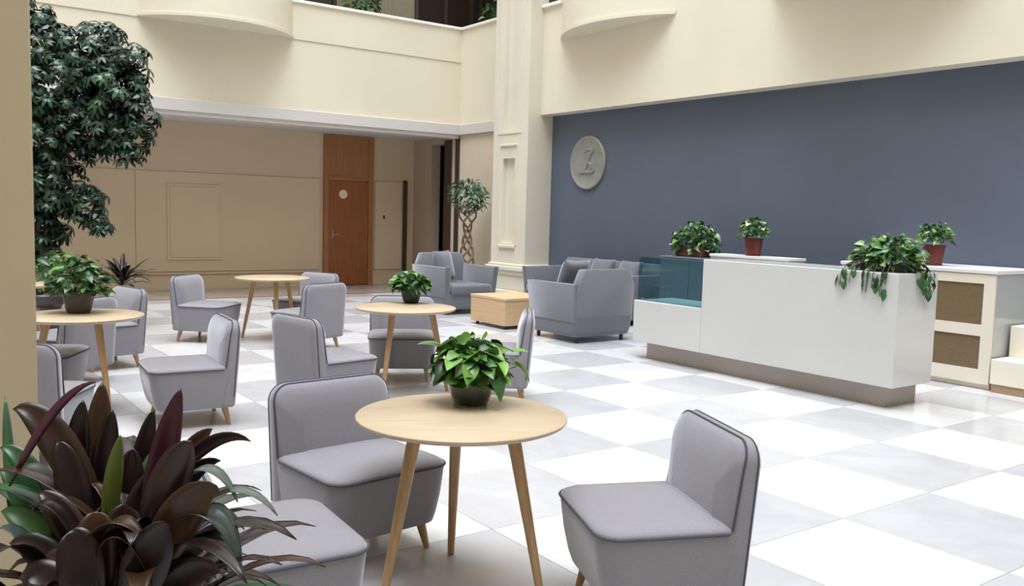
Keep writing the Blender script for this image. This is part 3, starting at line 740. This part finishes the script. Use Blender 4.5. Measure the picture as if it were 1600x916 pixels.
for (u, v, z, r_, n_) in blobs:
    for _ in range(int(n_*1.5)):
        d = Vector((rnd.gauss(0, 1), rnd.gauss(0, 1), rnd.gauss(0, 1))).normalized(); rr = r_*rnd.uniform(.35, 1)**.6
        c_ = rt3*(u*1.12+.06+d.x*rr*1.1) + fw3*(v+d.y*rr*.85); pos = Vector((c_.x, c_.y, .02+z*1.03+d.z*rr*1.08))
        nrm = Vector((d.x*rt3.x+d.y*fw3.x, d.x*rt3.y+d.y*fw3.y, .0))*.8 + Vector((rnd.uniform(-.4, .4), rnd.uniform(-.4, .4), .7))
        xx = nrm.cross(Vector((rnd.uniform(-1, 1), rnd.uniform(-1, 1), .1))).normalized()
        items.append((rnd.randrange(3), pos, nrm.normalized(), xx, rnd.uniform(.75, 1.25), d.y))
def cmat(it):
    k, pos, z_, x_, s, _ = it; y_ = z_.cross(x_).normalized(); x_ = y_.cross(z_)
    return Matrix.Translation(pos) @ Matrix((x_, y_, z_)).transposed().to_4x4() @ Matrix.Scale(s, 4)
items.sort(key=lambda it: it[5])
for it in items[:300]:
    o = bpy.data.objects.new('leaf_cluster', cme[it[0]]); COL.objects.link(o); o.parent = tree; o.matrix_local = cmat(it)
q = MB()
for it in items[300:]:
    mt_ = cmat(it); vs, fs = cl[it[0]]; q.add([mt_ @ Vector(v) for v in vs], fs)
me = bpy.data.meshes.new('foliage'); me.from_pydata(q.v, [], q.f); me.update(); me.materials.append(M['leaf_scheff'])
fo = bpy.data.objects.new('foliage', me); COL.objects.link(fo); fo.parent = tree; tag(fo, kind='stuff')

# braided fig by the column
fig = empty('braided_fig_tree', (8.5, 13.15, 0)); tag(fig, 'small fig tree with a braided bare trunk beside the column', 'tree')
MB().lathe([(.15, 0), (.16, .02), (.20, .30), (.21, .32), (.19, .33), (.18, .31)], n=32).build('pot', M['pot_brown'], fig, smooth=True)
MB().lathe([(0, .29), (.18, .29), (0, .30)], n=24).build('soil', M['soil'], fig)
for k in range(4):
    pts = []; rad = []
    for j in range(15):
        t = j/14; z = .28+t*1.32; a = 2*math.pi*(k/4)+t*3.2*math.pi
        r_ = .10+.045*math.sin(t*math.pi*2) + (.18*max(0, t-.68)/.32)
        pts.append((r_*math.cos(a)*.75, r_*math.sin(a)*1.15, z)); rad.append(.026-.010*t)
    MB().tube(pts, rad, 8).build('trunk', M['bark'], fig, smooth=True)
rnd = random.Random(9)
fm = [leaf_mesh('leaf', .11, .05, M['leaf_fig'], heart=False), leaf_mesh('leaf', .09, .045, M['leaf_fig'], heart=False)]
for i in range(330):
    d = Vector((rnd.gauss(0, 1), rnd.gauss(0, 1), rnd.gauss(0, 1))).normalized(); s = rnd.uniform(.3, 1)**.6
    p = Vector((d.x*.27*s, d.y*.43*s, 1.80+d.z*.30*s))
    if p.z < 1.52 and rnd.random() < .6: continue
    add_leaf(rnd.choice(fm), fig, p, Vector((d.x, d.y, rnd.uniform(-.9, .3))), rnd.uniform(.8, 1.3), rnd.uniform(-.6, .6))

# ------------------------------------------------------------------ strap-leaved plants
def strap_leaf(root, P0, P1, P2, P3, width, m, side=None, seg=14, fold=.28, name='leaf'):
    """leaf along a cubic curve with a keeled, lance shaped blade"""
    P = [Vector(p) for p in (P0, P1, P2, P3)]; vs = []; fs = []
    for k in range(seg+1):
        t = k/seg; a = (1-t)
        p = P[0]*a**3+P[1]*3*a*a*t+P[2]*3*a*t*t+P[3]*t**3
        tg = ((P[1]-P[0])*a*a+(P[2]-P[1])*2*a*t+(P[3]-P[2])*t*t).normalized()
        s_ = side if side is not None else tg.cross(Vector((0, 0, 1)))
        s_ = (s_ - tg*s_.dot(tg)); s_ = s_.normalized() if s_.length > 1e-4 else Vector((1, 0, 0))
        n_ = s_.cross(tg)
        if n_.z < 0: n_ = -n_
        t2 = min(1, t*1.0)
        wd = width/2*(.14+.86*math.sin(math.pi*min(1, t2**.85))**.75) if t < .12 else width/2*max(0, math.sin(math.pi*t2**.85))**.75
        if t < .12: wd = width/2*(.16+.6*t/.12*math.sin(math.pi*.12**.85)**.75)
        if k == seg: wd = .0006
        for f_ in (-1, -.5, 0, .5, 1):
            vs.append(p + s_*wd*f_ + n_*wd*fold*abs(f_)**1.3)
        if k:
            for i in range(4):
                b0 = (k-1)*5+i; fs.append((b0, b0+1, b0+6, b0+5))
    me = bpy.data.meshes.new('leaf'); me.from_pydata([tuple(v) for v in vs], [], fs); me.update(); me.materials.append(m)
    for pl in me.polygons: pl.use_smooth = True
    o = bpy.data.objects.new(name, me); COL.objects.link(o); o.parent = root
    sd = o.modifiers.new('thickness', 'SOLIDIFY'); sd.thickness = .0012
    return o
PB = Vector((.30, 1.56, 0))
pc = empty('cordyline_plant', tuple(PB)); tag(pc, 'large dark purple strap-leaved plant filling the lower left corner', 'potted plant')
MB().lathe([(.13, 0), (.14, .02), (.18, .30), (.19, .32), (.17, .33), (.16, .30)], n=36).build('pot', M['pot_brown'], pc, smooth=True)
MB().lathe([(0, .29), (.17, .29), (0, .30)], n=24).build('soil', M['soil'], pc)
def ray_pt(px, py, dist):
    d = (r2*((px-800)/F_PX) - u2*((py-458)/F_PX) + fw)
    return Vector((0, 0, CAM_H)) + d*dist - PB
stems = [Vector((-.07, .03, .80)), Vector((.05, -.02, .83)), Vector((.0, .05, .74)), Vector((.10, .04, .70)), Vector((-.12, -.02, .66))]
for s_ in stems:
    MB().tube([(s_.x*.4, s_.y*.4, .28), (s_.x*.8, s_.y*.8, .45), s_], [.014, .012, .011], 8).build('stem', M['stem_dark'], pc, smooth=True)
# prominent leaves: tip and base read off the plant's silhouette, each at its own depth
# (tip px, py, depth), (base px, py, depth), width m, sag, material, side facing the viewer?
LV = [
 ((283, 606, 1.50), (225, 880, 1.50), .062, .02, 'leaf_maroon', 1),
 ((160, 596, 1.62), (145, 860, 1.60), .070, .02, 'leaf_bronze', 1),
 ((176, 640, 1.56), (150, 850, 1.56), .060, .02, 'leaf_purple', 1),
 ((20, 640, 1.50), (165, 850, 1.52), .075, .05, 'leaf_bronze', 1),
 ((150, 597, 1.45), (15, 760, 1.50), .019, .03, 'leaf_maroon', 1),
 ((332, 670, 1.62), (250, 800, 1.60), .050, .02, 'leaf_bronze', 1),
 ((392, 690, 1.60), (240, 790, 1.58), .035, .04, 'leaf_purple', 1),
 ((130, 625, 1.55), (110, 830, 1.55), .055, .02, 'leaf_purple', 1),
 ((188, 680, 1.48), (165, 850, 1.50), .038, .01, 'leaf_olive', 1),
 ((372, 785, 1.48), (260, 790, 1.5), .050, .05, 'leaf_greydark', 0),
 ((434, 806, 1.46), (270, 840, 1.5), .045, .05, 'leaf_greydark', 0),
 ((378, 884, 1.42), (270, 850, 1.46), .080, .06, 'leaf_greydark', 0),
 ((382, 828, 1.52), (280, 830, 1.52), .040, .03, 'leaf_purple', 0),
 ((300, 690, 1.42), (225, 900, 1.44), .085, .03, 'leaf_purple', 1),
 ((345, 770, 1.42), (230, 920, 1.42), .090, .04, 'leaf_bronze', 1),
 ((90, 690, 1.5), (140, 900, 1.5), .070, .03, 'leaf_purple', 1),
 ((35, 730, 1.52), (120, 880, 1.52), .060, .04, 'leaf_greydark', 0),
 ((0, 700, 1.55), (110, 880, 1.55), .055, .04, 'leaf_dark', 1),
 ((260, 690, 1.58), (200, 860, 1.58), .055, .02, 'leaf_dark', 1),
 ((240, 640, 1.60), (205, 840, 1.6), .050, .02, 'leaf_purple', 1),
 ((8, 620, 1.70), (20, 830, 1.62), .025, .01, 'leaf_dark', 1),
 ((225, 845, 1.36), (110, 915, 1.4), .06, .05, 'leaf_bronze', 0),
 ((150, 870, 1.36), (250, 960, 1.4), .06, .06, 'leaf_bronze', 0),
 ((345, 720, 1.55), (230, 850, 1.55), .045, .03, 'leaf_purple', 1),
 ((50, 800, 1.42), (150, 930, 1.45), .07, .05, 'leaf_purple', 0),
 ((385, 910, 1.46), (270, 880, 1.46), .06, .05, 'leaf_greydark', 0),
 ((60, 770, 1.46), (160, 950, 1.46), 0.07, .03, 'leaf_purple', 1),
 ((15, 850, 1.42), (140, 960, 1.42), 0.07, .03, 'leaf_purple', 1),
 ((100, 745, 1.52), (150, 940, 1.52), 0.075, .03, 'leaf_purple', 1),
 ((128, 715, 1.58), (160, 930, 1.58), 0.08, .03, 'leaf_dark', 1),
 ((208, 700, 1.54), (190, 930, 1.54), 0.08, .03, 'leaf_purple', 1),
 ((243, 735, 1.5), (200, 940, 1.5), 0.08, .03, 'leaf_purple', 1),
 ((300, 742, 1.5), (215, 930, 1.5), 0.075, .03, 'leaf_purple', 1),
 ((325, 805, 1.47), (210, 950, 1.47), 0.075, .03, 'leaf_purple', 1),
 ((318, 862, 1.43), (200, 970, 1.43), 0.08, .03, 'leaf_purple', 1),
 ((200, 790, 1.42), (180, 960, 1.42), 0.09, .03, 'leaf_purple', 1),
 ((150, 800, 1.4), (150, 980, 1.4), 0.09, .03, 'leaf_bronze', 1),
 ((62, 880, 1.4), (150, 980, 1.4), 0.08, .03, 'leaf_purple', 1),
 ((2, 800, 1.5), (120, 930, 1.5), 0.07, .03, 'leaf_dark', 1),
 ((345, 895, 1.42), (220, 980, 1.42), 0.08, .03, 'leaf_purple', 1),
 ((110, 830, 1.36), (140, 990, 1.36), 0.085, .03, 'leaf_purple', 1),
 ((265, 820, 1.38), (200, 990, 1.38), 0.09, .03, 'leaf_purple', 1),
 ((30, 905, 1.36), (130, 990, 1.36), 0.08, .03, 'leaf_purple', 1),
 ((0, 735, 1.56), (90, 900, 1.56), 0.06, .03, 'leaf_dark', 1),
 ((285, 770, 1.56), (220, 920, 1.56), 0.08, .03, 'leaf_dark', 1),
]
for (tp_, bs_, wd, sag, mm, facing) in LV:
    T_ = ray_pt(*tp_); B_ = ray_pt(*bs_); lift = Vector((0, 0, sag*1.4))
    side = None
    if facing:
        ax = (T_-B_).normalized(); view = (PB + (T_+B_)/2 - Vector((0, 0, CAM_H))).normalized()
        side = ax.cross(view)
    strap_leaf(pc, B_, B_+(T_-B_)*.33+lift, B_+(T_-B_)*.7+lift*1.2, T_, wd*.78, M[mm], side)
rnd = random.Random(77)
for i in range(250):
    s_ = stems[i % 5]; az = rnd.uniform(0, 2*math.pi); el = rnd.uniform(-.3, 1.2); Ln = rnd.uniform(.22, .38)
    d = Vector((math.cos(az)*math.cos(el), math.sin(az)*math.cos(el), math.sin(el)))
    if d.z > .75: Ln *= .72
    base = s_ + Vector((0, 0, rnd.uniform(-.14, .06)))
    tip = base + d*Ln + Vector((0, 0, -.06))
    q_ = PB + tip
    strap_leaf(pc, base, base+d*Ln*.35+Vector((0, 0, .03)), base+d*Ln*.72+Vector((0, 0, .03)), tip, rnd.uniform(.034, .056), M[rnd.choice(['leaf_purple']*7+['leaf_dark', 'leaf_bronze', 'leaf_greydark'])], seg=8)

# far dark-leaved plants behind the left tables
pf = empty('cordyline_plant', (2.35, 11.1, 0)); tag(pf, 'distant dark strap-leaved plant behind the left table plant, under the umbrella tree', 'potted plant')
MB().lathe([(.13, 0), (.14, .02), (.18, .30), (.19, .32), (.17, .33)], n=28).build('pot', M['pot_brown'], pf, smooth=True)
MB().tube([(0, 0, .3), (0, 0, .62)], .015, 8).build('stem', M['stem_dark'], pf)
rnd = random.Random(5)
for i in range(34):
    az = rnd.uniform(0, 2*math.pi); el = rnd.uniform(.0, 1.0); Ln = rnd.uniform(.3, .5)
    d = Vector((math.cos(az)*math.cos(el), math.sin(az)*math.cos(el), math.sin(el))); base = Vector((0, 0, rnd.uniform(.5, .62)))
    strap_leaf(pf, base, base+d*Ln*.35, base+d*Ln*.7, base+d*Ln+Vector((0, 0, -.08)), .06, M['leaf_purple'], seg=6)
pg = empty('bushy_plant', (1.52, 10.3, 0)); tag(pg, 'leafy green floor plant behind the left table, below the umbrella tree', 'potted plant')
MB().lathe([(.13, 0), (.14, .02), (.18, .36), (.19, .38), (.17, .39)], n=28).build('pot', M['pot_brown'], pg, smooth=True)
bushy(pg, .70, .34, .26, 150, .12, .06, [M['leaf_dark'], M['leaf_green']], heart=False, seed=41, low=-.5)

# shrubs added in the gallery to stand in for green window reflections
for (x, y, lab, sd) in ((7.3, 14.9, 'added shrub standing in for green window reflections behind the parapet, left of the curtain', 51), (9.66, 14.05, 'added shrub standing in for green window reflections beside the column', 52)):
    gs = empty('reflection_shrub', (x, y, 4.2)); tag(gs, lab, 'potted plant')
    MB().lathe([(.13, 0), (.14, .02), (.18, .34), (.19, .36), (.17, .37)], n=24).build('pot', M['pot_brown'], gs, smooth=True)
    bushy(gs, .95, .36, .42, 90, .13, .07, [M['leaf_dark'], M['leaf_green']], heart=False, seed=sd, low=-.6)
